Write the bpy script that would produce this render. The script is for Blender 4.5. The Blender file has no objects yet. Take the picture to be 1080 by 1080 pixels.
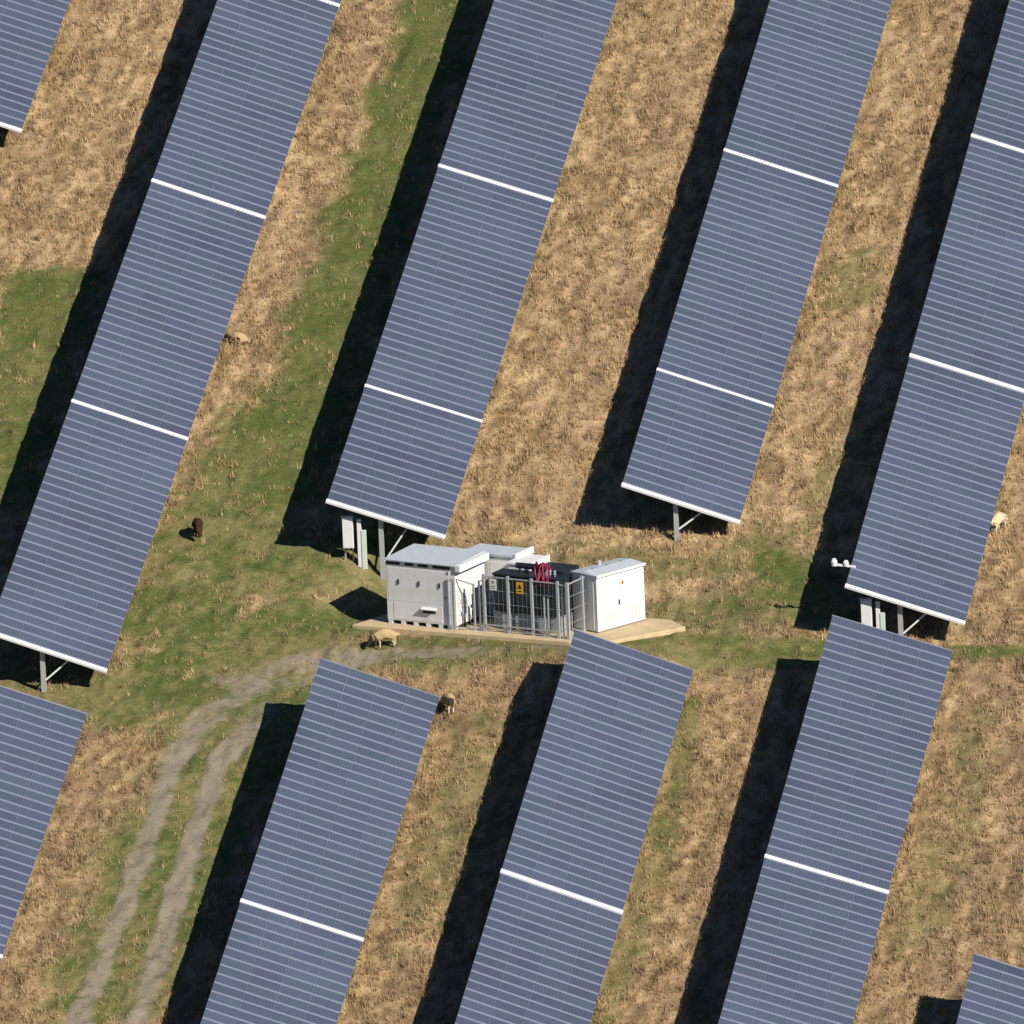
import bpy, math, random
import numpy as np
from mathutils import Vector, Matrix, noise

random.seed(7)
rng = np.random.default_rng(11)
scene = bpy.context.scene
COL = scene.collection

# ------------------------------------------------------------------ helpers
class MB:
    """collects boxes, bars, tubes and prisms; build() links them as one mesh object"""
    def __init__(self): self.v = []; self.f = []; self.m = []
    def add(self, vs, fs, mi=0):
        o = len(self.v); self.v += [tuple(p) for p in vs]
        for f in fs: self.f.append([o + i for i in f]); self.m.append(mi)
        return self
    def box(self, lo, hi, mi=0, M=None):
        x0, y0, z0 = lo; x1, y1, z1 = hi
        vs = [Vector(p) for p in ((x0,y0,z0),(x1,y0,z0),(x1,y1,z0),(x0,y1,z0),(x0,y0,z1),(x1,y0,z1),(x1,y1,z1),(x0,y1,z1))]
        if M is not None: vs = [M @ p for p in vs]
        return self.add(vs, [(0,3,2,1),(4,5,6,7),(0,1,5,4),(1,2,6,5),(2,3,7,6),(3,0,4,7)], mi)
    def bar(self, a, b, w, h, up=(0,0,1), mi=0):
        a = Vector(a); b = Vector(b); d = (b - a).normalized(); up = Vector(up)
        s = d.cross(up)
        if s.length < 1e-4: s = d.cross(Vector((1,0,0)))
        s.normalize(); u = s.cross(d).normalized()
        vs = []
        for p in (a, b):
            for i, j in ((-1,-1),(1,-1),(1,1),(-1,1)): vs.append(p + s*(i*w/2) + u*(j*h/2))
        return self.add(vs, [(0,1,2,3),(7,6,5,4),(0,4,5,1),(1,5,6,2),(2,6,7,3),(3,7,4,0)], mi)
    def tube(self, pts, r, n=8, mi=0, cap=True):
        pts = [Vector(p) for p in pts]; rs = r if isinstance(r, (list, tuple)) else [r]*len(pts)
        ref = Vector((0.13,0.31,0.94)); o = len(self.v)
        for k, p in enumerate(pts):
            d = (pts[min(k+1, len(pts)-1)] - pts[max(k-1, 0)]).normalized()
            if abs(d.dot(ref)) > .97: ref2 = Vector((1,0,0))
            else: ref2 = ref
            s = d.cross(ref2).normalized(); u = s.cross(d)
            for i in range(n):
                a = 2*math.pi*i/n; self.v.append(tuple(p + (s*math.cos(a) + u*math.sin(a))*rs[k]))
        for k in range(len(pts)-1):
            for i in range(n):
                self.f.append([o+k*n+i, o+k*n+(i+1)%n, o+(k+1)*n+(i+1)%n, o+(k+1)*n+i]); self.m.append(mi)
        if cap:
            self.f.append([o+i for i in range(n)][::-1]); self.m.append(mi)
            e = o+(len(pts)-1)*n; self.f.append([e+i for i in range(n)]); self.m.append(mi)
        return self
    def prism(self, poly, z0, z1, mi=0):
        n = len(poly); vs = [(p[0],p[1],z0) for p in poly] + [(p[0],p[1],z1) for p in poly]
        fs = [tuple(range(n))[::-1], tuple(range(n, 2*n))] + [(i,(i+1)%n,n+(i+1)%n,n+i) for i in range(n)]
        return self.add(vs, fs, mi)
    def mesh(self, name, mats, bevel=0):
        me = bpy.data.meshes.new(name); me.from_pydata(self.v, [], self.f)
        for m in (mats if isinstance(mats, (list, tuple)) else [mats]): me.materials.append(m)
        me.polygons.foreach_set('material_index', self.m); me.update()
        return me
    def build(self, name, mats, parent=None, loc=None, bevel=0):
        o = bpy.data.objects.new(name, self.mesh(name, mats)); COL.objects.link(o)
        if parent: o.parent = parent
        if loc is not None: o.location = loc
        if bevel:
            b = o.modifiers.new('bevel', 'BEVEL'); b.width = bevel; b.segments = 2; b.limit_method = 'ANGLE'
        return o

def tag(o, label=None, cat=None, group=None, kind=None):
    if label: o['label'] = label
    if cat: o['category'] = cat
    if group: o['group'] = group
    if kind: o['kind'] = kind
    return o

def empty(name, loc, rz=0, **k):
    o = bpy.data.objects.new(name, None); COL.objects.link(o)
    o.location = loc; o.rotation_euler = (0, 0, rz); o.empty_display_size = .2
    return tag(o, **k)

def copy_tree(o, parent=None):
    c = o.copy(); COL.objects.link(c); c.parent = parent
    for ch in list(o.children): copy_tree(ch, c)
    return c

# ------------------------------------------------------------------ materials
def mat(name, col, rough=.6, metal=0., noise=0., nscale=6., bump=0., bscale=30., objrand=0., spec=.5, dirt=None, attr=None, drift=0., cells=0.):
    m = bpy.data.materials.new(name); m.use_nodes = True
    nt = m.node_tree; b = nt.nodes['Principled BSDF']; L = nt.links.new
    b.inputs['Roughness'].default_value = rough; b.inputs['Metallic'].default_value = metal
    b.inputs['Specular IOR Level'].default_value = spec
    tc = nt.nodes.new('ShaderNodeTexCoord')
    if attr:
        a = nt.nodes.new('ShaderNodeAttribute'); a.attribute_name = attr; src = a.outputs['Color']
    else:
        r = nt.nodes.new('ShaderNodeRGB'); r.outputs[0].default_value = (*col, 1); src = r.outputs[0]
    def mult(src, fac_out, lo, hi):
        mr = nt.nodes.new('ShaderNodeMapRange'); mr.inputs['To Min'].default_value = lo; mr.inputs['To Max'].default_value = hi
        L(fac_out, mr.inputs['Value'])
        vm = nt.nodes.new('ShaderNodeVectorMath'); vm.operation = 'SCALE'
        L(src, vm.inputs[0]); L(mr.outputs[0], vm.inputs['Scale']); return vm.outputs[0]
    if noise:
        n = nt.nodes.new('ShaderNodeTexNoise'); n.inputs['Scale'].default_value = nscale; n.inputs['Detail'].default_value = 5
        n.inputs['Roughness'].default_value = .65
        L(tc.outputs['Object'], n.inputs['Vector']); src = mult(src, n.outputs['Fac'], 1-2*noise, 1+2*noise)
    if cells:                                      # pale gaps between the cells of a module
        sp = nt.nodes.new('ShaderNodeSeparateXYZ'); L(tc.outputs['Object'], sp.inputs[0])
        fac = None
        for ax, pitch in (('X', .1315), ('Y', .1315)):
            md = nt.nodes.new('ShaderNodeMath'); md.operation = 'PINGPONG'; md.inputs[1].default_value = pitch/2; L(sp.outputs[ax], md.inputs[0])
            lt = nt.nodes.new('ShaderNodeMath'); lt.operation = 'LESS_THAN'; lt.inputs[1].default_value = .011; L(md.outputs[0], lt.inputs[0])
            if fac is None: fac = lt.outputs[0]
            else:
                mx_ = nt.nodes.new('ShaderNodeMath'); mx_.operation = 'MAXIMUM'; L(fac, mx_.inputs[0]); L(lt.outputs[0], mx_.inputs[1]); fac = mx_.outputs[0]
        src = mult(src, fac, 1-cells*.35, 1+cells)
    if drift:
        ge = nt.nodes.new('ShaderNodeNewGeometry'); nd = nt.nodes.new('ShaderNodeTexNoise'); nd.inputs['Scale'].default_value = .16; nd.inputs['Detail'].default_value = 3
        L(ge.outputs['Position'], nd.inputs['Vector']); src = mult(src, nd.outputs['Fac'], 1-2*drift, 1+2*drift)
    if objrand:
        oi = nt.nodes.new('ShaderNodeObjectInfo')
        hs = nt.nodes.new('ShaderNodeHueSaturation')
        mr = nt.nodes.new('ShaderNodeMapRange'); mr.inputs['To Min'].default_value = .5-objrand*.055; mr.inputs['To Max'].default_value = .5+objrand*.055
        L(oi.outputs['Random'], mr.inputs['Value']); L(mr.outputs[0], hs.inputs['Hue'])
        ml = nt.nodes.new('ShaderNodeMath'); ml.operation = 'MULTIPLY'; ml.inputs[1].default_value = 7.31
        fr = nt.nodes.new('ShaderNodeMath'); fr.operation = 'FRACT'
        L(oi.outputs['Random'], ml.inputs[0]); L(ml.outputs[0], fr.inputs[0])
        mv = nt.nodes.new('ShaderNodeMapRange'); mv.inputs['To Min'].default_value = 1-objrand*.3; mv.inputs['To Max'].default_value = 1+objrand*.3
        L(fr.outputs[0], mv.inputs['Value']); L(mv.outputs[0], hs.inputs['Value'])
        L(src, hs.inputs['Color']); src = hs.outputs['Color']
    if dirt:
        n2 = nt.nodes.new('ShaderNodeTexNoise'); n2.inputs['Scale'].default_value = 1.7; n2.inputs['Detail'].default_value = 6
        L(tc.outputs['Object'], n2.inputs['Vector'])
        mr = nt.nodes.new('ShaderNodeMapRange'); mr.inputs['From Min'].default_value = .44; mr.inputs['From Max'].default_value = .78
        mr.inputs['To Max'].default_value = .55
        L(n2.outputs['Fac'], mr.inputs['Value'])
        mx = nt.nodes.new('ShaderNodeMix'); mx.data_type = 'RGBA'
        L(mr.outputs[0], mx.inputs['Factor']); L(src, mx.inputs['A']); mx.inputs['B'].default_value = (*dirt, 1); src = mx.outputs['Result']
    L(src, b.inputs['Base Color'])
    if bump:
        nb = nt.nodes.new('ShaderNodeTexNoise'); nb.inputs['Scale'].default_value = bscale; nb.inputs['Detail'].default_value = 6
        L(tc.outputs['Object'], nb.inputs['Vector'])
        bp = nt.nodes.new('ShaderNodeBump'); bp.inputs['Strength'].default_value = bump; bp.inputs['Distance'].default_value = .06
        L(nb.outputs['Fac'], bp.inputs['Height']); L(bp.outputs[0], b.inputs['Normal'])
    return m

M_cell   = mat('blue_solar_cells', (.088, .106, .156), rough=.24, noise=.20, nscale=13, objrand=.24, drift=.14, cells=.30, spec=.5)
M_frame  = mat('aluminium_frame', (.255, .28, .365), rough=.5, metal=.1, noise=.05)
M_galv   = mat('galvanised_steel', (.52, .53, .53), rough=.5, metal=.35, noise=.08, nscale=8)
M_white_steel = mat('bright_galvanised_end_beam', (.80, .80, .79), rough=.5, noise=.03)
M_back   = mat('dark_backsheet', (.10, .10, .11), rough=.6, noise=.05)
M_cab    = mat('light_grey_cabinet_paint', (.86, .86, .85), rough=.5, noise=.04, nscale=3, dirt=(.70, .66, .59))
M_cab2   = mat('cream_white_cabinet_paint', (.80, .80, .785), rough=.5, noise=.03, nscale=3, dirt=(.72, .70, .66))
M_roof   = mat('grey_roof_sheet', (.56, .60, .65), rough=.45, noise=.08, nscale=2.5, dirt=(.56, .57, .58))
M_dark   = mat('dark_slot', (.03, .03, .035), rough=.7, noise=.1)
M_vent   = mat('grey_vent_mesh', (.22, .22, .23), rough=.7, noise=.1, nscale=20)
M_tank   = mat('black_transformer_paint', (.016, .020, .028), rough=.5, noise=.15)
M_plinth = mat('grey_plinth', (.34, .36, .38), rough=.8, noise=.14, nscale=4)
M_red    = mat('magenta_red_cable', (.26, .012, .05), rough=.45, noise=.1)
M_conc   = mat('sandy_concrete', (.62, .47, .27), rough=.9, noise=.10, nscale=3, bump=.3, dirt=(.38, .31, .21))
M_signw  = mat('white_sign', (.80, .78, .72), rough=.4, noise=.02)
M_signy  = mat('yellow_sign', (.75, .42, .03), rough=.4, noise=.03)
M_black  = mat('black_ink', (.02, .02, .02), rough=.6, noise=.1)
M_pale   = mat('pale_green_grey_plastic', (.62, .70, .62), rough=.5, noise=.05)
M_wire   = mat('galvanised_wire', (.48, .50, .51), rough=.5, metal=.3, noise=.05)
M_dgalv  = mat('dull_weathered_steel', (.26, .28, .30), rough=.55, metal=.3, noise=.1)
M_grass  = mat('grass_blades', (.3,.2,.1), rough=.9, attr='Col', spec=.1)
M_ground = mat('pasture', (.3,.2,.1), rough=1., attr='Col', noise=.16, nscale=5., bump=.9, bscale=9, spec=.05)
M_track  = mat('bare_earth_track', (.325, .262, .205), rough=1., noise=.16, nscale=5., bump=.5, bscale=12, spec=.05, attr='Col')

# ------------------------------------------------------------------ camera (measured from the photograph)
CAM = Vector((137.01153, -866.5138, 213.01499))
R_ = Vector((0.98841084, 0.14659641, -0.03941444)); U_ = Vector((0.00324105, 0.2392044, 0.97096383)); F_ = Vector((-0.15176792, 0.95983892, -0.23595709))
FPX = 21976.534
GX, GY = -0.0129371, 0.2058970
def ray(x, y): return (F_ + R_*((x-540)/FPX) - U_*((y-540)/FPX)).normalized()
def onplane(x, y, n, c):
    n = Vector(n); d = ray(x, y); return CAM + d*((c - n.dot(CAM))/n.dot(d))
def gp(x, y):
    """photo pixel -> point on the sloping field"""
    return onplane(x, y, (-GX, -GY, 1), 0)

cd = bpy.data.cameras.new('camera'); cam = bpy.data.objects.new('camera', cd); COL.objects.link(cam)
cd.sensor_width = 36; cd.lens = FPX/1080*36; cd.clip_start = 10; cd.clip_end = 6000
mw = Matrix.Identity(4)
for i in range(3): mw[i][0] = R_[i]; mw[i][1] = U_[i]; mw[i][2] = -F_[i]; mw[i][3] = CAM[i]
cam.matrix_world = mw; scene.camera = cam

# ------------------------------------------------------------------ light
SUN_AZ, SUN_EL = -0.6637704, 0.6108929
S = Vector((math.cos(SUN_AZ)*math.cos(SUN_EL), math.sin(SUN_AZ)*math.cos(SUN_EL), math.sin(SUN_EL)))
sl = bpy.data.lights.new('sun', 'SUN'); so = bpy.data.objects.new('sun', sl); COL.objects.link(so)
sl.energy = 5.0; sl.angle = math.radians(.5); sl.color = (1., .94, .84)
so.rotation_euler = S.to_track_quat('Z', 'Y').to_euler(); so.location = (60, -60, 80)
w = bpy.data.worlds.new('World'); scene.world = w; w.use_nodes = True
nt = w.node_tree; sky = nt.nodes.new('ShaderNodeTexSky'); sky.sky_type = 'NISHITA'; sky.sun_disc = False
sky.sun_elevation = SUN_EL; sky.sun_rotation = math.atan2(S.x, S.y); sky.altitude = 100; sky.air_density = 1.; sky.dust_density = 0.; sky.ozone_density = 10.
scene.cycles.diffuse_bounces = 1; scene.cycles.max_bounces = 6
bg = nt.nodes['Background']; bg.inputs['Strength'].default_value = .05
nt.links.new(sky.outputs[0], bg.inputs['Color'])
scene.view_settings.view_transform = 'Standard'; scene.view_settings.look = 'None'
scene.view_settings.exposure = .15; scene.view_settings.gamma = 1.

# ------------------------------------------------------------------ noise on arrays
def vnoise(x, y, sc, seed):
    r = np.random.default_rng(seed); T = r.random((256, 256))
    u = x/sc; v = y/sc; iu = np.floor(u).astype(int); iv = np.floor(v).astype(int); fu = u-iu; fv = v-iv
    fu = fu*fu*(3-2*fu); fv = fv*fv*(3-2*fv)
    a = T[iu % 256, iv % 256]; b = T[(iu+1) % 256, iv % 256]; c = T[iu % 256, (iv+1) % 256]; d = T[(iu+1) % 256, (iv+1) % 256]
    return (a*(1-fu)+b*fu)*(1-fv) + (c*(1-fu)+d*fu)*fv
def fbm(x, y, sc, seed, n=4):
    t = 0; a = .5; s = 0
    for k in range(n): t = t + a*vnoise(x+17.3*k, y-9.1*k, sc/2**k, seed+k); s += a; a *= .55
    return t/s
def sstep(a, b, x):
    t = np.clip((x-a)/(b-a), 0, 1); return t*t*(3-2*t)

# ------------------------------------------------------------------ terrain
PADZ = -2.25317
PO = Vector((-3.8936, -10.69045, PADZ)); PYAW = math.radians(-21.5)
PI_ = Vector((math.cos(PYAW), math.sin(PYAW), 0)); PJ_ = Vector((-math.sin(PYAW), math.cos(PYAW), 0))
def plane_z(x, y): return GX*x + GY*y
def streak(x, y):
    return .6*vnoise(x+.3*np.sin(y*.35), y*.16, .36, 141)+.4*vnoise(x, y*.3, .22, 149)-.5
def height(x, y, rough=True):
    x = np.asarray(x, float); y = np.asarray(y, float)
    t = plane_z(x, y); a = np.abs(t)
    t = np.where(a > 14, np.sign(t)*(14+46*np.tanh((a-14)/46)), t)
    dx = x-PO.x; dy = y-PO.y
    i = dx*PI_.x+dy*PI_.y; j = dx*PJ_.x+dy*PJ_.y
    d = np.hypot(np.maximum(np.maximum(-1.3-i, i-11.8), 0), np.maximum(np.maximum(-.9-j, j-5.0), 0))
    wgt = 1-sstep(0.1, 3.6, d)
    t = t*(1-wgt) + (PADZ-.17)*wgt
    if rough: t = t + (fbm(x, y, 2.6, 5)-.5)*.16 + streak(x, y)*.09*np.where(d > 0, 1, .2) + (vnoise(x, y*.45, .42, 9)-.5)*.10*np.where(d > 0, 1, .2)
    return t
def gpt(x, y):
    """photo pixel -> point on the real terrain"""
    p = gp(x, y); d = ray(x, y)
    for _ in range(6):
        h = float(height(p.x, p.y, False)); n = Vector((-GX, -GY, 1)); p = p - d*((p.z-h)/(d.z - GX*d.x - GY*d.y))
    p.z = float(height(p.x, p.y)); return p

# strokes on the field: ((px, py), (px, py), radius in m, weight)
GREEN = [((470, 0), (392, 230), 2.2, 1.), ((392, 230), (318, 450), 2.6, 1.), ((318, 450), (240, 560), 3.6, 1.), ((240, 560), (190, 660), 3.4, 1.),
         ((60, 300), (-10, 520), 2.6, .95), ((210, 590), (390, 600), 4.2, .95), ((140, 735), (330, 655), 3.6, .95), ((330, 650), (420, 640), 2.0, .8), ((370, 690), (600, 690), 2.4, .75),
         ((640, 690), (880, 690), 1.9, 1.), ((830, 600), (865, 650), 2.2, 1.), ((700, 650), (840, 635), 3.0, .72), ((560, 585), (700, 600), 1.8, .55),
         ((912, 280), (896, 312), 1.7, .55), ((120, 1050), (160, 945), 3.2, .9), ((160, 945), (265, 740), 3.4, .95), ((110, 745), (190, 715), 1.6, .85), ((1005, 688), (1100, 688), .7, .95),
         ((728, 740), (700, 900), .6, .7), ((700, 900), (640, 1080), .5, .6), ((380, 600), (480, 640), 1.5, .5), ((440, 1000), (520, 760), 1.6, .5), ((850, 560), (905, 430), .9, .5), ((0, 700), (100, 745), 1.6, .8),
         ((620, 1080), (700, 800), 1.3, .42), ((960, 1000), (1040, 760), 1.2, .42), ((760, 600), (820, 560), 1.6, .6)]
DIRT = [((70, 1110), (128, 965), .62, .85), ((128, 965), (158, 880), .62, .85), ((158, 880), (184, 805), .60, .9), ((184, 805), (208, 765), .75, .85), ((208, 765), (240, 742), .9, .65),
        ((125, 1140), (165, 1015), .62, .85), ((165, 1015), (190, 930), .62, .9), ((190, 930), (214, 855), .58, .95), ((214, 855), (230, 806), .58, .95), ((230, 806), (262, 768), .7, .85), ((262, 768), (280, 745), .8, .6),
        ((255, 724), (345, 700), 1.7, .66), ((340, 702), (410, 694), .75, .75), ((410, 694), (520, 700), .5, .65), ((520, 700), (600, 694), .45, .5)]
def stroke(x, y, L, seed):
    out = np.zeros_like(x)
    wob = (fbm(x, y, 1.8, seed)-.5)*1.5
    for a, b, r, wt in L:
        A = gp(*a); B = gp(*b); ax, ay = A.x, A.y; bx, by = B.x-ax, B.y-ay; L2 = bx*bx+by*by+1e-9
        t = np.clip(((x-ax)*bx+(y-ay)*by)/L2, 0, 1)
        d = np.hypot(x-ax-t*bx, y-ay-t*by)
        out = np.maximum(out, wt*(1-sstep(.5, 1.3, d/r + wob*.6)))
    return out
def fields(x, y):
    g = stroke(x, y, GREEN, 21); dm = stroke(x, y, DIRT, 33)
    patch = .5*fbm(x, y, 1.3, 41, 3)+.5*fbm(x, y, .55, 43, 2); big = fbm(x, y, 5, 47, 3)
    g = np.clip(g*1.15 - sstep(.50, .66, patch)*.8*(1.25-g) + sstep(.50, .70, big)*.30*sstep(.4, .6, patch), 0, 1)
    return g, dm, patch
TAN = np.array((.53, .372, .202)); TAN2 = np.array((.26, .172, .090)); PINK = np.array((.44, .292, .185))
GRN = np.array((.104, .129, .039)); OLV = np.array((.245, .205, .092)); DRT = np.array((.305, .254, .194))
def ground_col(x, y):
    g, dm, patch = fields(x, y)
    n = sstep(.25, .75, .5*fbm(x, y*.4, .6, 61, 3)+.5*vnoise(x, y*.5, .3, 67))[:, None]; n2 = fbm(x, y*.2, 1.5, 71, 3)[:, None]
    tan = TAN*(1-n) + TAN2*n; k = sstep(.45, .7, n2); tan = tan*(1-.45*k) + PINK*.45*k
    st = streak(x, y)[:, None]; tan = tan*(1+st*.75)
    low = sstep(2, 14, -y)[:, None]; tan = tan*(1-.13*low)              # thinner, duller sward in the lower block
    n3 = sstep(.3, .72, .5*fbm(x, y, 2.2, 131, 3)+.5*fbm(x, y, .45, 137, 2))[:, None]; mead = .45+.5*sstep(-6, 4, -np.asarray(y))[:, None]; grn = GRN*(1-mead*n3) + OLV*mead*n3
    c = tan*(1-g[:, None]) + grn*g[:, None]
    f = (dm*.8*sstep(.15, .95, dm+(patch-.5)*1.6))[:, None]; c = c*(1-f) + DRT*f
    return np.clip(c*(.86+.28*rng.random((len(x), 1))), 0, 1), g, dm

def axis(lo, hi, st, far):
    fine = np.arange(lo, hi+1e-6, st); s = st; a = [lo]; b = [hi]
    while a[-1] > -far: s = min(s*1.1, .8) if a[-1] > lo-75 else s*1.35; a.append(a[-1]-s)
    s = st
    while b[-1] < far: s = min(s*1.1, .8) if b[-1] < hi+75 else s*1.35; b.append(b[-1]+s)
    return np.concatenate([np.array(a[1:])[::-1], fine, np.array(b[1:])])
gxs = axis(-32, 32, .12, 1800); gys = axis(-62, 64, .13, 1800)
XX, YY = np.meshgrid(gxs, gys); nx, ny = len(gxs), len(gys); fx, fy = XX.ravel(), YY.ravel()
def grid_mesh(name, fx, fy, fz, quads, m, col=None):
    me = bpy.data.meshes.new(name); nv = len(fx); nq = len(quads)
    me.vertices.add(nv); me.vertices.foreach_set('co', np.stack([fx, fy, fz], 1).astype(np.float32).ravel())
    k = quads.shape[1]
    me.loops.add(nq*k); me.loops.foreach_set('vertex_index', quads.astype(np.int32).ravel())
    me.polygons.add(nq); me.polygons.foreach_set('loop_start', np.arange(0, nq*k, k, dtype=np.int32))
    try: me.polygons.foreach_set('loop_total', np.full(nq, k, dtype=np.int32))
    except Exception: pass
    me.update(calc_edges=True)
    if col is not None:
        at = me.color_attributes.new('Col', 'FLOAT_COLOR', 'POINT')
        at.data.foreach_set('color', np.concatenate([col, np.ones((nv, 1))], 1).astype(np.float32).ravel())
    me.materials.append(m); return me
fz = height(fx, fy); fcol, fg, fdm = ground_col(fx, fy)
ii = np.arange((ny-1)*(nx-1)); r_, c_ = ii//(nx-1), ii % (nx-1)
q = np.stack([r_*nx+c_, r_*nx+c_+1, (r_+1)*nx+c_+1, (r_+1)*nx+c_], 1)
me = grid_mesh('ground', fx, fy, fz, q, M_ground, fcol)
me.polygons.foreach_set('use_smooth', np.ones(len(q), bool))
go = bpy.data.objects.new('ground', me); COL.objects.link(go); tag(go, kind='structure', label='sloping pasture of dry tan and green grass', cat='ground')
# the worn vehicle track: its own sheet just above the turf
qd = fdm[q].mean(1); holes = fbm(fx, fy, .5, 91, 2)[q].mean(1)
sel = q[(qd > .55 + (holes-.5)*1.9)]
used = np.unique(sel); remap = -np.ones(len(fx), int); remap[used] = np.arange(len(used))
kd = .85*sstep(.35, 1., fdm[used]+(fbm(fx[used], fy[used], .45, 97, 3)-.5)*1.1)[:, None]; tcol = np.clip(fcol[used]*(1-kd)+kd*DRT*(.80+.34*fbm(fx[used], fy[used], .6, 95, 3)[:, None]), 0, 1)
me = grid_mesh('dirt_track', fx[used], fy[used], fz[used]+.012, remap[sel], M_track, tcol)
to = bpy.data.objects.new('dirt_track', me); COL.objects.link(to); tag(to, kind='structure', label='worn pinkish earth vehicle track with two wheel ruts', cat='track')

# grass: many small blades gathered in tufts (nobody could count them)
def blades(name, px, py, n, rad, hgt, wid, colf, label, lean=.7, seed=3):
    r = np.random.default_rng(seed); N = len(px)
    bx = np.repeat(px, n) + r.normal(0, 1, N*n)*np.repeat(rad, n); by = np.repeat(py, n) + r.normal(0, 1, N*n)*np.repeat(rad, n)
    bz = height(bx, by); h = np.repeat(hgt, n)*(.5+.9*r.random(N*n)); a = r.random(N*n)*2*np.pi; la = r.random(N*n)*2*np.pi
    lr = h*lean*r.random(N*n); wv = wid*(.6+.8*r.random(N*n))
    v = np.empty((N*n, 3, 3))
    v[:, 0] = np.stack([bx-np.cos(a)*wv, by-np.sin(a)*wv, bz-.02], 1); v[:, 1] = np.stack([bx+np.cos(a)*wv, by+np.sin(a)*wv, bz-.02], 1)
    v[:, 2] = np.stack([bx+np.cos(la)*lr, by+np.sin(la)*lr, bz+h], 1)
    c = np.repeat(colf, n, 0)*(.82+.36*r.random((N*n, 1))); c = np.clip(np.repeat(c, 3, 0), 0, 1)
    v = v.reshape(-1, 3)
    me = grid_mesh(name, v[:, 0], v[:, 1], v[:, 2], np.arange(len(v)).reshape(-1, 3), M_grass, c)
    o = bpy.data.objects.new(name, me); COL.objects.link(o); tag(o, kind='stuff', label=label, cat='grass'); return o
def on_pad(x, y):
    dx = x-PO.x; dy = y-PO.y; i = dx*PI_.x+dy*PI_.y; j = dx*PJ_.x+dy*PJ_.y
    return (i > -1.5) & (i < 12.2) & (j > -1.05+i*.03) & (j < 5.4)
def sample(n):
    # the strip of field the camera sees, plus a margin
    x = rng.uniform(-33, 33, n); y = rng.uniform(-59, 61, n)
    k = ~on_pad(x, y); return x[k], y[k]
x, y = sample(168000); g, dm, patch = fields(x, y)
clump = vnoise(x, y*.45, .42, 9)                                           # tussocks stand on the humps
dens = (1-g+.07*(g > .3))*(.40+.60*sstep(.40, .66, clump))*(1-sstep(.25, .6, dm))
k = rng.random(len(x)) < dens; x, y, clump = x[k], y[k], clump[k]
nn = sstep(.2, .8, .6*fbm(x, y, .6, 121, 2)+.4*rng.random(len(x)))[:, None]; n2 = fbm(x, y*.4, 1.6, 111, 2)[:, None]
ct = TAN*1.18*(1-nn) + TAN2*1.05*nn; ct = ct*(1-.3*n2) + PINK*1.1*.3*n2; ct = ct*(1+streak(x, y)[:, None]*.7)*(1-.13*sstep(2, 14, -y)[:, None])
blades('dry_grass', x, y, 8, rng.uniform(.05, .14, len(x)), rng.uniform(.06, .17, len(x))+.14*clump, .019, ct, 'dry tan tussock grass between the solar rows', seed=4)
x, y = sample(110000); g, dm, patch = fields(x, y)
k = rng.random(len(x)) < g*.75*(1-.9*sstep(.35, 1., dm)); x, y = x[k], y[k]
nn = rng.random((len(x), 1))**1.5; nn = np.clip(nn*.6+.6*sstep(.35, .7, fbm(x, y, 2.2, 131, 3))[:, None], 0, 1); cg = GRN*1.15*(1-.8*nn) + OLV*1.2*.8*nn
fleck = rng.random(len(x)) < .07; cg[fleck] = TAN*1.15
blades('green_grass', x, y, 5, rng.uniform(.05, .12, len(x)), rng.uniform(.04, .10, len(x)), .018, cg, 'short grazed green grass with pale flecks', seed=5)

# ------------------------------------------------------------------ solar tables
PX, PU = 1.328, .8155                     # module pitch across and along the row
NAC, NAL = 4, 28
LT = NAL*PU; STEP = 28*.8186147 + .2058606
HH, HL = 2.8577, 1.0699; WS = 4*PX
FM = .4574
Uv = Vector((0, .9794542, .2016667))
def table_basis(dl):
    dz = HL-HH+dl; wx = WS; wy = 0
    for _ in range(20):
        wz = dz+GX*wx+GY*wy; wy = -wz*GY; wx = math.sqrt(WS**2-wy**2-wz**2)
    W = Vector((wx, wy, wz)).normalized(); N = W.cross(Uv).normalized()
    return W, N
# module: aluminium frame with a recessed glass face (x across, y along the row)
mb = MB(); a0, a1, b0, b1 = -PX/2+.0015, PX/2-.0015, -PU/2+.006, PU/2-.006; fa, fb = .004, .068; t = .035
for lo, hi in (((a0, b0, -t), (a1, b0+fb, 0)), ((a0, b1-fb, -t), (a1, b1, 0)), ((a0, b0+fb, -t), (a0+fa, b1-fb, 0)), ((a1-fa, b0+fb, -t), (a1, b1-fb, 0))): mb.box(lo, hi, 1)
z = -.004
mb.add([(a0+fa, b0+fb, z), (a1-fa, b0+fb, z), (a1-fa, b1-fb, z), (a0+fa, b1-fb, z)], [(0, 1, 2, 3)], 0)
z = -.02
mb.add([(a0+fa, b0+fb, z), (a1-fa, b0+fb, z), (a1-fa, b1-fb, z), (a0+fa, b1-fb, z)], [(3, 2, 1, 0)], 2)
ME_module = mb.mesh('solar_module', [M_cell, M_frame, M_back])

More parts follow.
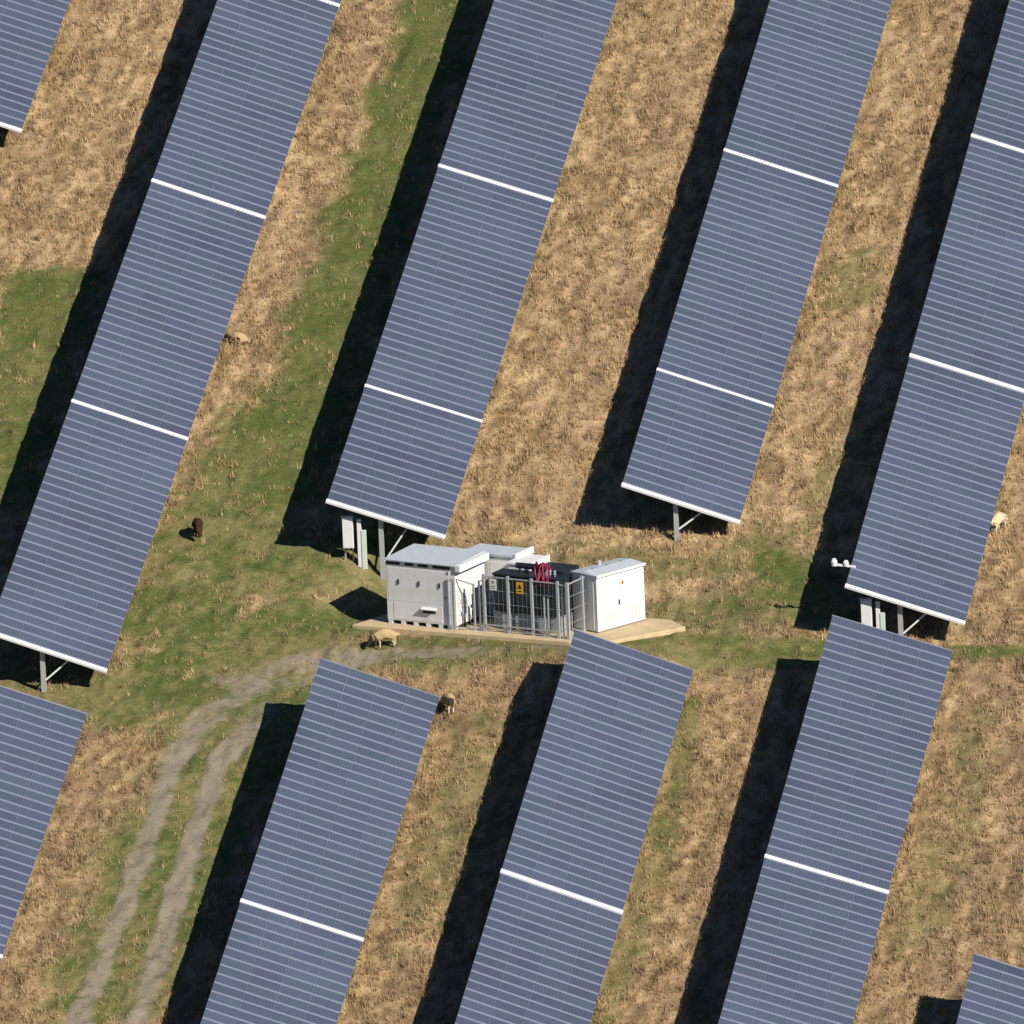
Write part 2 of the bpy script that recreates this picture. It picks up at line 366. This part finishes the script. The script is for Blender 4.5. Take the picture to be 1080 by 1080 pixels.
def frame_of(W, N, o=Vector((0, 0, 0))):
    m = Matrix.Identity(4)
    for i in range(3): m[i][0] = W[i]; m[i][1] = Uv[i]; m[i][2] = N[i]; m[i][3] = o[i]
    return m
def make_table(X, U0, dz, dl, nal, label, cat='solar table'):
    """X, U0: high near corner on plan. The thing's Empty sits at the foot of the near post."""
    W, N = table_basis(dl)
    C = Vector((X, U0, plane_z(X, U0)+HH+dz))            # high near corner of the glass
    foot = C + W*(FM*WS) + Uv*.14; foot.z = float(height(foot.x, foot.y, False))
    root = empty('solar_table', foot, label=label, cat=cat, group='solar tables on the sloping field')
    M0 = frame_of(W, N, C-foot)
    def at(w, u, n): return M0 @ Vector((w, u, n))
    L = nal*PU
    wav = random.uniform(.006, .022); wph = random.uniform(0, 6)
    for i in range(NAC):
        for j in range(nal):
            u_ = (j+.5)*PU
            o = bpy.data.objects.new('solar_module', ME_module); COL.objects.link(o); o.parent = root
            jit = Matrix.Rotation(random.gauss(0, .0035), 4, 'X') @ Matrix.Rotation(random.gauss(0, .0035), 4, 'Y')
            o.matrix_local = M0 @ Matrix.Translation(((i+.5)*PX, (j+.5)*PU, random.gauss(0, .003)+wav*math.sin(wph+u_*.55))) @ jit
    def part(name, boxes, m, bev=0):
        b = MB()
        for lo, hi in boxes: b.box(lo, hi, 0, M0)
        return b.build(name, m, root)
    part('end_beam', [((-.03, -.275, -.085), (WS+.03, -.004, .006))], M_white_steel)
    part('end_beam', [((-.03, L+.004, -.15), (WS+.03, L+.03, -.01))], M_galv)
    for f in (.1, .37, .63, .9):
        part('purlin', [((f*WS-.03, .01, -.13), (f*WS+.03, L-.01, -.045))], M_galv)
    nf = 7 if nal > 20 else 4
    for k in range(nf):
        u = .14 + k*(L-.5)/(nf-1)
        part('rafter', [((.13*WS, u-.03, -.235), (.87*WS, u+.03, -.135))], M_dgalv)
        P = at(FM*WS, u, -.19)
        wp = P + foot; gz = float(height(wp.x, wp.y, False)) - foot.z
        b = MB(); b.box((P.x-.10, P.y-.08, gz-.4), (P.x+.10, P.y-.062, P.z)); b.box((P.x-.10, P.y-.062, gz-.4), (P.x-.080, P.y+.07, P.z)); b.box((P.x+.080, P.y-.062, gz-.4), (P.x+.10, P.y+.07, P.z))
        b.build('post', M_galv, root)
        Q = at(.69*WS, u-.035, -.2); hb = gz + (P.z-gz)*.28
        b = MB(); b.bar((P.x+.105, P.y-.03, hb), (Q.x, Q.y, Q.z), .07, .115, up=(0, 1, 0)); b.build('brace', M_white_steel, root)
    return root, at, foot

ROWX = dict(A=-19.90457, B=-7.19548, C=5.33530, D=16.31905, E=-5.18113, F=5.30828, G=16.15420, H=-20.08757, Z=-32.4, J=25.9)
ROWU = dict(A=-18.14269, B=-5.23971, C=-2.84587, D=-12.85010, E=-20.72563, F=-17.73153, G=-16.10503, H=-22.48501, Z=36., J=-47.)
ROWZ = dict(A=0., B=.036, C=-.213, D=-.005, E=.0625, F=.0542, G=.0648, H=0., Z=0, J=0)
ROWT = dict(A=-.062, B=.056, C=-.011, D=.024, E=-.0147, F=-.1155, G=.1233, H=0., Z=0, J=0)
tabs = {}
def tab(row, start, nal, label):
    """start: distance of the near end from the row's measured end, along the slope"""
    X = ROWX[row]; U = ROWU[row] + start*Uv.y
    dz = ROWZ[row] + random.gauss(0, .012)
    tabs[(row, round(start))] = make_table(X, U, dz, ROWT[row], nal, label); return tabs[(row, round(start))]
HALF = 14*.8186147 + .2058606
tab('A', 0, 28, 'full solar table at the left, white end and post facing the small table below it')
tab('A', STEP, 28, 'solar table in the leftmost row with the lying sheep against its low edge')
tab('A', 2*STEP, 28, 'solar table beside the top of the green grass strip, third up the leftmost row')
B0 = tab('B', 0, 14, 'short solar table just behind the grey inverter cabinet, combiner box under its end')
tab('B', HALF, 28, 'full solar table directly uphill of the short table behind the inverter cabinet')
tab('B', HALF+STEP, 28, 'solar table at the top centre edge of the photo, between green and tan grass')
tab('C', 0, 14, 'short solar table with one bare post and brace, uphill of the white switchgear cabinet')
tab('C', HALF, 28, 'full solar table directly uphill of the short table with a bare post')
tab('C', HALF+STEP, 28, 'solar table at the upper right, topmost in the row above the white cabinet')
D0 = tab('D', 0, 28, 'full solar table on the right with white sensor arm on its high edge')
tab('D', STEP, 28, 'solar table at the upper right edge, directly uphill of the one with the sensor arm')
tab('D', 2*STEP, 28, 'solar table in the far top right corner of the picture')
tab('A', 3*STEP, 28, 'solar table cut by the top edge of the picture in the leftmost row')
tab('E', -LT, 28, 'full solar table between the dirt track and the buff sheep, below the station')
tab('E', -LT-STEP, 28, 'bottom left solar table, downhill of the one beside the dirt track')
tab('F', -LT, 28, 'full solar table whose top corner overlaps the concrete pad and white cabinet')
tab('F', -LT-STEP, 28, 'bottom centre solar table, downhill of the one overlapping the concrete pad')
tab('G', -LT, 28, 'full solar table at lower right whose top end hides a combiner box foot')
tab('G', -LT-STEP, 28, 'bottom right solar table, downhill of the lower right full table')
tab('H', -LT, 28, 'partly cut solar table at the lower left edge, across the grass from the track')
tab('H', -LT-STEP, 28, 'solar table in the bottom left corner beyond the wheel ruts')
tab('Z', 0, 28, 'solar table in the far top left corner of the picture')
tab('J', -LT, 28, 'solar table in the far bottom right corner of the picture')

# combiner boxes under the near ends of two tables, and their cable risers
def combiner(loc, label, label2):
    r = empty('combiner_box', loc, label=label, cat='combiner box', group='combiner boxes under table ends')
    b = MB(); b.box((-.235, -.12, .62), (.235, .12, 2.0)); b.build('box_body', M_cab2, r, bevel=.015)
    b = MB(); b.box((-.21, -.135, .66), (.21, -.121, 1.96)); b.build('door', M_cab2, r)
    b = MB(); b.box((-.20, .125, -.3), (-.14, .17, 1.9)); b.box((.14, .125, -.3), (.20, .17, 1.9)); b.build('mounting_post', M_galv, r)
    b = MB(); b.box((-.29, -.15, 2.003), (.27, .15, 2.04)); b.build('rain_hood', M_galv, r)
    r2 = empty('cable_riser', loc+Vector((.56, -.05, GY*-.05)), label=label2, cat='cable riser', group='cable risers beside combiner boxes')
    b = MB(); b.box((-.15, -.07, -.3), (.03, .07, 1.92)); b.build('trunking', M_cab2, r2, bevel=.01)
    b = MB(); b.box((.034, -.10, -.3), (.23, .09, 1.42)); b.build('lower_trunking', M_pale, r2, bevel=.01)
for T, l1, l2 in ((B0, 'white combiner box under the short table end behind the inverter cabinet', 'pale cable trunking standing beside the combiner box left of the inverter cabinet'),
                  (D0, 'white combiner box under the right table, partly hidden by the lower table', 'pale cable trunking beside the combiner box on the right side')):
    root, at, foot = T
    p = foot + at(.155*WS, .30, 0); p.z = float(height(p.x, p.y, False)); combiner(p, l1, l2)
# sensor arm on the high edge of the right table
root, at, foot = D0
p = foot + at(0, 1.75, -.03)
s = empty('sensor_arm', p, label='white sensor arm sticking out from the high edge of the right table', cat='sensor')
b = MB(); b.bar((.2, 0, -.02), (-.70, -.05, .10), .07, .09); b.build('arm', M_cab2, s)
for q0, q1, rr in (((-.72, -.05, .04), (-.72, -.05, .36), .14), ((-.22, -.02, .02), (-.22, -.02, .27), .13)):
    b = MB(); b.tube([q0, (Vector(q0)*.4+Vector(q1)*.6), q1], [rr*.8, rr, rr*.55], 14); b.build('sensor_dome', M_cab2, s)

# ------------------------------------------------------------------ transformer station
def padpt(i, j, k=0): return PO + PI_*i + PJ_*j + Vector((0, 0, k))
b = MB(); poly = [(-1.29, -.85), (4.5, -.42), (9.0, -.08), (10.5, .52), (12.4, 4.03), (11.2, 4.9), (4.5, 4.6), (-.4, 3.6)]
b.prism([(PI_.x*i+PJ_.x*j, PI_.y*i+PJ_.y*j) for i, j in poly], -.75, 0)
pad = b.build('concrete_pad', M_conc, loc=PO, bevel=.03); tag(pad, kind='structure', label='sandy concrete pad under the cabinets', cat='concrete pad')

def station(name, i, j, yaw, **k): return empty(name, padpt(i, j), yaw, **k)
# inverter cabinet (big, left)
W1, D1, H0, H1 = 3.45, 2.5, .16, 2.80
r = station('inverter_cabinet', 0, 0, PYAW, label='large light grey inverter cabinet at the left end of the pad', cat='inverter cabinet')
b = MB(); b.box((0, 0, H0), (W1, D1, H1)); body = b.build('body', M_cab, r, bevel=.02)
b = MB()
b.add([(-.06, -.10, H1+.003), (W1+.02, -.10, H1+.003), (W1+.02, D1+.06, H1+.05), (-.06, D1+.06, H1+.05), (-.06, -.10, H1+.045), (W1+.02, -.10, H1+.045), (W1+.02, D1+.06, H1+.11), (-.06, D1+.06, H1+.11)],
      [(0,3,2,1),(4,5,6,7),(0,1,5,4),(1,2,6,5),(2,3,7,6),(3,0,4,7)]); roof = b.build('roof', M_roof, r)
b = MB(); b.box((W1+.022, -.08, H1-.24), (W1+.30, D1*.98, H1+.07)); b.build('side_hood', M_cab2, r, bevel=.03)
for x0, x1 in ((.04, .72), (.98, 1.40), (1.62, 2.10), (2.36, 3.20)):
    b = MB(); b.box((x0, -.03, H1-.17), (x1, .02, H1-.05)); b.build('roof_vent', M_dark, r)
for i, x0 in enumerate((.10, 1.12, 2.14)):
    b = MB(); b.box((x0, -.007, 1.02), (x0+1.0, .03, 2.50)); d = b.build('door', M_cab, r)
    b = MB(); b.box((x0+.50, -.05, 1.78), (x0+.555, -.0075, 2.0)); b.build('handle', M_dark, d)
b = MB(); b.box((.35, -.012, .24), (2.75, .02, .985)); d = b.build('lower_panel', M_cab, r)
b = MB(); b.add([(1.75, -.16, .80), (2.45, -.16, .80), (2.45, -.013, .88), (1.75, -.013, .88), (1.75, -.16, .775), (2.45, -.16, .775), (2.45, -.013, .775), (1.75, -.013, .775)], [(0,1,2,3),(7,6,5,4),(4,5,1,0),(5,6,2,1),(6,7,3,2),(7,4,0,3)]); b.build('outlet_hood', M_cab2, d)
b = MB(); b.box((1.78, -.016, .60), (2.42, -.0125, .74)); b.build('outlet', M_dark, d)
b = MB(); b.box((3.02, -.02, 2.40), (3.12, -.002, 2.52)); b.build('rating_plate', M_vent, r)
b = MB(); b.box((2.9, -.02, 1.32), (3.1, -.002, 1.42)); b.build('rating_plate', M_vent, r)
for k in range(6):
    b = MB(); b.box((.05+k*.62, .0, 0.002), (.25+k*.62, .25, H0)); b.box((.05+k*.62, D1-.25, .002), (.25+k*.62, D1, H0)); b.build('foot', M_cab2, r)
b = MB(); b.box((.02, .28, .003), (W1-.02, D1-.28, H0-.002)); b.build('foot_gap_shade', M_dark, r)  # dark block standing in for the shade in the gaps between the feet
for k in range(3):
    b = MB(); b.box((W1+.002, .35+k*.72, .55), (W1+.02, .9+k*.72, 2.2))
    for n in range(10): b.box((W1+.02, .37+k*.72, .62+n*.155), (W1+.032, .88+k*.72, .69+n*.155))
    b.build('side_panel', M_cab, r)

# rear cabinet and low voltage cabinet, behind the transformer
r = station('auxiliary_cabinet', 2.35, 2.72, PYAW, label='white cabinet behind the inverter cabinet, only its flat roof and rim showing', cat='cabinet')
b = MB(); b.box((0, 0, .05), (2.5, 1.35, 2.66)); b.build('body', M_cab, r, bevel=.02)
b = MB(); b.box((-.06, -.06, 2.663), (2.50, 1.41, 2.76)); b.build('roof', M_roof, r)
b = MB(); b.box((2.503, -.08, 2.58), (2.62, 1.43, 2.86)); b.build('roof_rim', M_cab2, r)
b = MB(); b.box((.2, -.02, .3), (1.2, -.002, 2.4)); b.box((1.25, -.02, .3), (2.3, -.002, 2.4)); b.build('door', M_cab, r)
r = station('low_voltage_cabinet', 4.95, 1.92, PYAW, label='white low voltage cabinet whose vented top rim shows behind the black transformer', cat='cabinet')
b = MB(); b.box((0, 0, .05), (1.05, 1.55, 2.60)); b.build('body', M_cab, r, bevel=.02)
b = MB(); b.box((-.05, -.05, 2.603), (1.05, 1.60, 2.68)); b.build('roof', M_cab, r)
b = MB(); b.box((1.053, -.07, 2.28), (1.16, 1.62, 2.74)); rim = b.build('roof_rim', M_cab2, r)
for k in range(3):
    b = MB(); b.tube([(1.161, .22+k*.42, 2.46), (1.171, .22+k*.42, 2.46)], .075, 10); b.build('vent', M_dark, rim)

# transformer
r = station('transformer', 4.72, .95, PYAW, label='black oil transformer with red cables inside the wire fence', cat='transformer')
b = MB(); b.box((0, 0, .002), (3.35, .95, .74)); b.build('plinth', M_plinth, r)
b = MB()
for x0 in (.95, 1.85, 2.7): b.box((x0, -.012, .02), (x0+.13, .0, .72))
b.build('plinth_gap', M_dark, r)
b = MB(); b.box((.02, .10, .743), (3.30, .90, 2.32)); b.build('tank', M_tank, r, bevel=.03)
for n in range(3):
    b = MB(); b.box((.06+n*1.09, -.08, .80), (1.10+n*1.09, .10, 2.26)); b.build('cover_panel', M_tank, r, bevel=.015)
b = MB(); b.box((-.02, .02, 2.323), (3.34, .95, 2.40)); b.build('lid', M_tank, r, bevel=.01)
b = MB(); b.box((1.45, .96, .5), (3.0, 2.3, 2.50)); b.build('rear_radiator', M_tank, r, bevel=.03)
b = MB()
for n in range(7): b.box((1.5+n*.21, 2.3, .6), (1.54+n*.21, 2.5, 2.4))
b.build('rear_fins', M_tank, r)
b = MB(); b.tube([(.95, .5, 2.72), (2.2, .55, 2.72)], .13, 14); b.tube([(1.1, .5, 2.40), (1.1, .5, 2.64)], .04, 8); b.tube([(2.05, .55, 2.40), (2.05, .55, 2.64)], .04, 8); b.build('oil_conservator', M_tank, r)
for n in range(3):
    x0 = 2.42+n*.22
    b = MB(); b.tube([(x0, .42, 2.403), (x0, .42, 2.46), (x0, .42, 2.5), (x0, .42, 2.56), (x0, .42, 2.6), (x0, .42, 2.68)], [.05, .05, .08, .05, .08, .03], 12); b.build('bushing', M_dgalv, r)
for n in range(9):
    x0 = 1.62+(n % 5)*.22; e = 2.30+(n % 4)*.18; y0 = .98 if n % 2 else .75
    pts = []
    for s_ in range(9):
        u = s_/8; pts.append((x0+(e-x0)*u+random.uniform(-.03, .03), y0+(-.17-y0)*u, 2.62+.32*math.sin(math.pi*min(1, u*1.25))*(.6+.4*(n % 3)/2)-1.15*max(0, u-.55)**1.1*(.8+.3*(n % 2))))
    b = MB(); b.tube(pts, .032, 7); b.build('red_cable', M_red, r)
b = MB(); b.box((2.55, -.16, 1.60), (2.95, -.105, 2.28)); b.build('cable_box', M_tank, r, bevel=.01)

# wire safety fence with gate and signs
r = station('safety_fence', 0, 0, PYAW, label='galvanised wire safety fence around the black transformer with two signs', cat='fence')
def fpost(i, j, h, w_=.11, m=M_wire):
    b = MB(); b.box((i-w_/2, j-w_/2, .002), (i+w_/2, j+w_/2, h)); b.box((i-.09, j-.09, .002), (i+.09, j+.09, .018)); return b.build('fence_post', m, r)
def fpanel(i0, j0, i1, j1, z0, z1, z1b=None, par=None, nm='mesh_panel', sp=.2):
    z1b = z1 if z1b is None else z1b
    b = MB(); A = Vector((i0, j0, 0)); B = Vector((i1, j1, 0)); L = (B-A).length; n = max(2, int(L/sp))
    for k in range(n+1):
        p = A.lerp(B, k/n); zt = z1+(z1b-z1)*k/n; rr = .005
        b.bar(p+Vector((0, 0, z0)), p+Vector((0, 0, zt)), rr, rr)
    for kk in range(5):
        u = kk/4; b.bar(A+Vector((0, 0, z0+(z1-z0)*u)), B+Vector((0, 0, z0+(z1b-z0)*u)), .014, .014)
    b.bar(A+Vector((0, 0, z1)), B+Vector((0, 0, z1b)), .05, .05); b.bar(A+Vector((0, 0, z0)), B+Vector((0, 0, z0)), .04, .04)
    return b.build(nm, M_wire, par or r)
HF = 2.5
JF = .32
for i in (4.66, 5.85, 7.02, 8.30): fpost(i, JF, HF)
fpost(8.78, JF, HF-.02, .13); fpost(8.52, JF+.02, HF-.3, .05); fpost(7.62, JF-.01, 1.75, .05); fpost(7.80, JF, 1.70, .05)
for a, c in ((4.66, 5.85), (5.85, 7.02), (7.02, 8.30)): fpanel(a+.04, JF, c-.04, JF, .08, HF-.1)
fpanel(8.34, JF, 8.74, JF, .08, HF-.15)
for j in (1.55, 2.85): fpost(8.80, j, HF); 
fpanel(8.79, JF+.05, 8.80, 1.51, .08, HF-.1); fpanel(8.80, 1.59, 8.80, 2.81, .08, HF-.1)
fpost(3.06, -.02, 2.2, .09, M_dgalv); fpost(3.34, .02, 2.25, .07); fpost(4.20, .24, 2.05, .07); fpost(4.44, .29, 2.2, .07, M_dgalv)
g = fpanel(3.38, .03, 4.16, .23, .10, 2.25, 2.02, nm='gate', sp=.16)
b = MB(); b.bar((4.10, .17, 1.0), (4.10, .17, 1.14), .05, .05); b.build('latch', M_dark, g)
fpanel(3.10, -.02, 3.30, .01, .1, 2.15, 2.25); fpanel(4.48, .29, 4.62, .31, .1, 2.2)
b = MB(); b.bar((4.75, JF-.07, .30), (8.2, JF-.07, .30), .03, .06); b.build('lower_rail', M_wire, r)
for i0, m_, z0 in ((4.98, M_signw, 1.84), (6.30, M_signy, 1.80)):
    b = MB(); b.box((i0, JF-.055, z0), (i0+.33, JF-.035, z0+.50)); s_ = b.build('warning_sign', m_, r)
    b = MB()
    if m_ is M_signw:
        b.box((i0+.11, JF-.058, z0+.30), (i0+.22, JF-.0555, z0+.42)); b.box((i0+.07, JF-.058, z0+.14), (i0+.26, JF-.0555, z0+.19)); b.box((i0+.07, JF-.058, z0+.07), (i0+.26, JF-.0555, z0+.10))
    else:
        b.add([(i0+.05, JF-.058, z0+.22), (i0+.28, JF-.058, z0+.22), (i0+.165, JF-.058, z0+.43)], [(0, 1, 2)]); b.box((i0+.06, JF-.058, z0+.08), (i0+.27, JF-.0555, z0+.13))
    b.build('sign_marking', M_black if m_ is M_signy else M_vent, s_)

# switchgear cabinet (right)
Y2 = math.radians(-37.)
P2 = onplane(631, 668, (0, 0, 1), PADZ)
r = empty('switchgear_cabinet', P2, Y2, label='cream white switchgear cabinet with double doors at the right end of the pad', cat='switchgear cabinet')
WB, DB, HB = 1.48, 2.86, 2.46
b = MB(); b.box((-WB, 0, .05), (0, DB, HB)); b.build('body', M_cab2, r, bevel=.015)
b = MB(); b.box((-WB+.04, .05, .003), (-.04, DB-.05, .047)); b.build('base_frame', M_dgalv, r)
b = MB(); b.add([(-WB-.05, -.05, HB+.003), (.06, -.05, HB+.003), (.06, DB+.05, HB+.003), (-WB-.05, DB+.05, HB+.003), (-WB-.05, -.05, HB+.06), (.06, -.05, HB+.06), (.06, DB+.05, HB+.06), (-WB-.05, DB+.05, HB+.06), (-WB/2, .02, HB+.16), (-WB/2, DB-.02, HB+.16)],
      [(0,3,2,1),(0,1,5,4),(1,2,6,5),(2,3,7,6),(3,0,4,7),(4,5,8),(6,7,9),(5,6,9,8),(7,4,8,9)]); roof = b.build('roof', M_roof, r)
b = MB(); b.box((.061, -.05, HB-.03), (.085, DB+.05, HB+.085)); b.build('roof_trim', M_cab2, roof)
for k, (y0, y1) in enumerate(((.06, 1.415), (1.435, DB-.06))):
    b = MB(); b.box((.001, y0, .10), (.022, y1, HB-.10)); d = b.build('door', M_cab2, r)
    b = MB()
    for n in range(6): b.box((.0225, y0+.28, .32+n*.085), (.03, y1-.28, .36+n*.085))
    b.build('door_vent', mat('pale_vent', (.55, .54, .50), rough=.6, noise=.05), d)
b = MB(); b.box((.0225, 1.26, 1.02), (.06, 1.32, 1.24)); b.build('handle', M_dark, d)
b = MB(); b.add([(.024, 1.42, 1.86), (.024, 1.66, 1.86), (.024, 1.54, 2.07)], [(0, 1, 2)]); e = b.build('hazard_emblem', M_signy, d)
b = MB(); b.add([(.027, 1.52, 1.88), (.027, 1.58, 1.95), (.027, 1.55, 2.03), (.027, 1.50, 1.95)], [(0, 1, 2, 3)]); b.build('bolt_mark', M_black, d)
b = MB(); b.box((-1.2, -.018, .14), (-.2, -.002, 2.3)); b.build('front_panel', M_cab2, r)
for k in range(3):
    b = MB(); b.tube([(-.75, .55+k*.85, HB+.162), (-.75, .55+k*.85, HB+.20)], .05, 8); b.build('lifting_eye', M_dgalv, roof)
q0 = padpt(8.62, 3.4)
e = empty('vent_pipe', q0, label='thin pale green pipe standing behind the white switchgear cabinet', cat='pipe')
b = MB(); b.tube([(0, 0, 0.0), (0, 0, 2.62)], .07, 12); b.build('pipe', M_pale, e)
b = MB(); b.tube([(0, 0, 2.625), (0, 0, 2.70), (0, 0, 2.76)], [.10, .10, .03], 12); b.build('cap', M_galv, e)

# ------------------------------------------------------------------ sheep
def sheep(loc, yaw, wool, face, head='graze', lying=False, label='', leg=None, sc=1.):
    H = 0.0 if not lying else -.30
    V = [(-.40, 0, .60+H), (-.12, 0, .62+H), (.18, 0, .61+H), (.40, 0, .63+H)]; Rr = [(.26, .29), (.33, .33), (.32, .33), (.23, .25)]
    E = [(0, 1), (1, 2), (2, 3)]
    def chain(par, pts, rs):
        for p, r_ in zip(pts, rs):
            V.append(p); Rr.append((r_, r_)); E.append((par, len(V)-1)); par = len(V)-1
        return par
    if head == 'graze': hp = [(.54, 0, .54), (.66, 0, .36), (.76, .0, .22), (.84, 0, .10)]
    elif head == 'up': hp = [(.50, 0, .78+H), (.57, 0, .90+H), (.69, 0, .92+H), (.81, 0, .86+H)]
    else: hp = [(.52, -.04, .66+H), (.63, -.10, .64+H), (.73, -.16, .56+H), (.79, -.2, .46+H)]
    hb = chain(3, hp, (.17, .12, .10, .065)); head_from = len(V)-3
    for s_ in (-1, 1): chain(len(V)-3 if s_ == -1 else len(V)-4, [(hp[1][0]-.02, hp[1][1]+s_*.11, hp[1][2]+.06), (hp[1][0]-.05, hp[1][1]+s_*.19, hp[1][2]+.04)], (.035, .02))
    earsv = len(V)
    legs0 = len(V)
    for s_ in (-1, 1):
        if lying:
            chain(0, [(-.30, s_*.20, .22), (-.05, s_*.26, .09), (-.22, s_*.27, .05)], (.12, .05, .035)); chain(2, [(.30, s_*.16, .20), (.50, s_*.17, .09), (.36, s_*.2, .05)], (.09, .045, .035))
        else:
            st = .06*s_
            chain(0, [(-.36, s_*.12, .42), (-.30+st, s_*.125, .30), (-.40+st, s_*.125, .18), (-.39+st, s_*.125, .03)], (.12, .062, .042, .04))
            chain(3, [(.33, s_*.12, .40), (.34-st, s_*.12, .27), (.34-st, s_*.12, .15), (.35-st, s_*.12, .03)], (.095, .052, .04, .038))
    chain(0, [(-.56, 0, .56+H), (-.60, 0, .44+H)], (.07, .05))
    me = bpy.data.meshes.new('sheep'); me.from_pydata(V, E, []); me.update()
    o = bpy.data.objects.new('sheep', me); COL.objects.link(o)
    md = o.modifiers.new('skin', 'SKIN'); md.branch_smoothing = .6; md.use_smooth_shade = True
    sv = me.skin_vertices[0].data
    for k, r_ in enumerate(Rr): sv[k].radius = r_; sv[k].use_root = (k == 0)
    o.modifiers.new('sub', 'SUBSURF').levels = 2
    dg = bpy.context.evaluated_depsgraph_get(); m2 = bpy.data.meshes.new_from_object(o.evaluated_get(dg))
    o.modifiers.clear(); o.data = m2; m2.name = 'sheep'
    m2.materials.clear()
    for m in (wool, face, leg or face): m2.materials.append(m)
    h1 = Vector(hp[1])
    for p in m2.polygons:
        c = p.center
        near_head = min((c-Vector(k)).length for k in hp[1:]) < .2 and (c.x > .55)
        if near_head: p.material_index = 1
        elif c.z < .30 and not lying and abs(c.x) < .5: p.material_index = 2
        # lumpy fleece
    for v in m2.vertices:
        if v.co.z > .34+H and v.co.x < .48:
            v.co += v.normal*(noise.noise(v.co*13.)*.045+noise.noise(v.co*5.)*.03)
    o.location = loc; o.rotation_euler = (0, 0, yaw); o.scale = (sc,)*3
    for p in m2.polygons: p.use_smooth = True
    tag(o, label=label, cat='sheep', group='sheep grazing under the solar tables'); return o
wool_tan = mat('tan_fleece', (.52, .37, .20), rough=1., noise=.14, nscale=14, bump=.6, bscale=25, spec=.05)
wool_cream = mat('cream_fleece', (.72, .56, .36), rough=1., noise=.12, nscale=14, bump=.6, bscale=25, spec=.05)
wool_dark = mat('dark_brown_fleece', (.055, .032, .018), rough=1., noise=.15, nscale=14, bump=.6, bscale=25, spec=.05)
face_dark = mat('dark_face', (.035, .026, .02), rough=.8, noise=.1)
face_pale = mat('pale_face', (.72, .58, .42), rough=.8, noise=.1)
leg_pale = mat('pale_legs', (.60, .48, .30), rough=.9, noise=.1)
def on_ground(px, py, dz=0.):
    p = gpt(px, py); p.z += dz; return p
sheep(on_ground(407, 683), math.radians(180+22), wool_tan, face_dark, 'graze', label='tan sheep with dark head grazing right in front of the concrete pad', leg=leg_pale)
sheep(on_ground(473, 751), math.radians(-62), wool_tan, face_dark, 'side', label='buff sheep with dark patches beside the corner of the table by the track', leg=face_pale)
sheep(on_ground(251, 364), math.radians(158), wool_tan, face_dark, 'side', lying=True, label='tan sheep lying in dry grass against the low edge of a left table')
sheep(on_ground(209, 567), math.radians(-76), wool_dark, wool_dark, 'graze', label='dark brown sheep alone on the green meadow left of the station', sc=.95)
sheep(on_ground(1053, 561), math.radians(70), wool_cream, face_pale, 'graze', label='cream sheep seen from behind beside the low edge of the right table', leg=leg_pale)
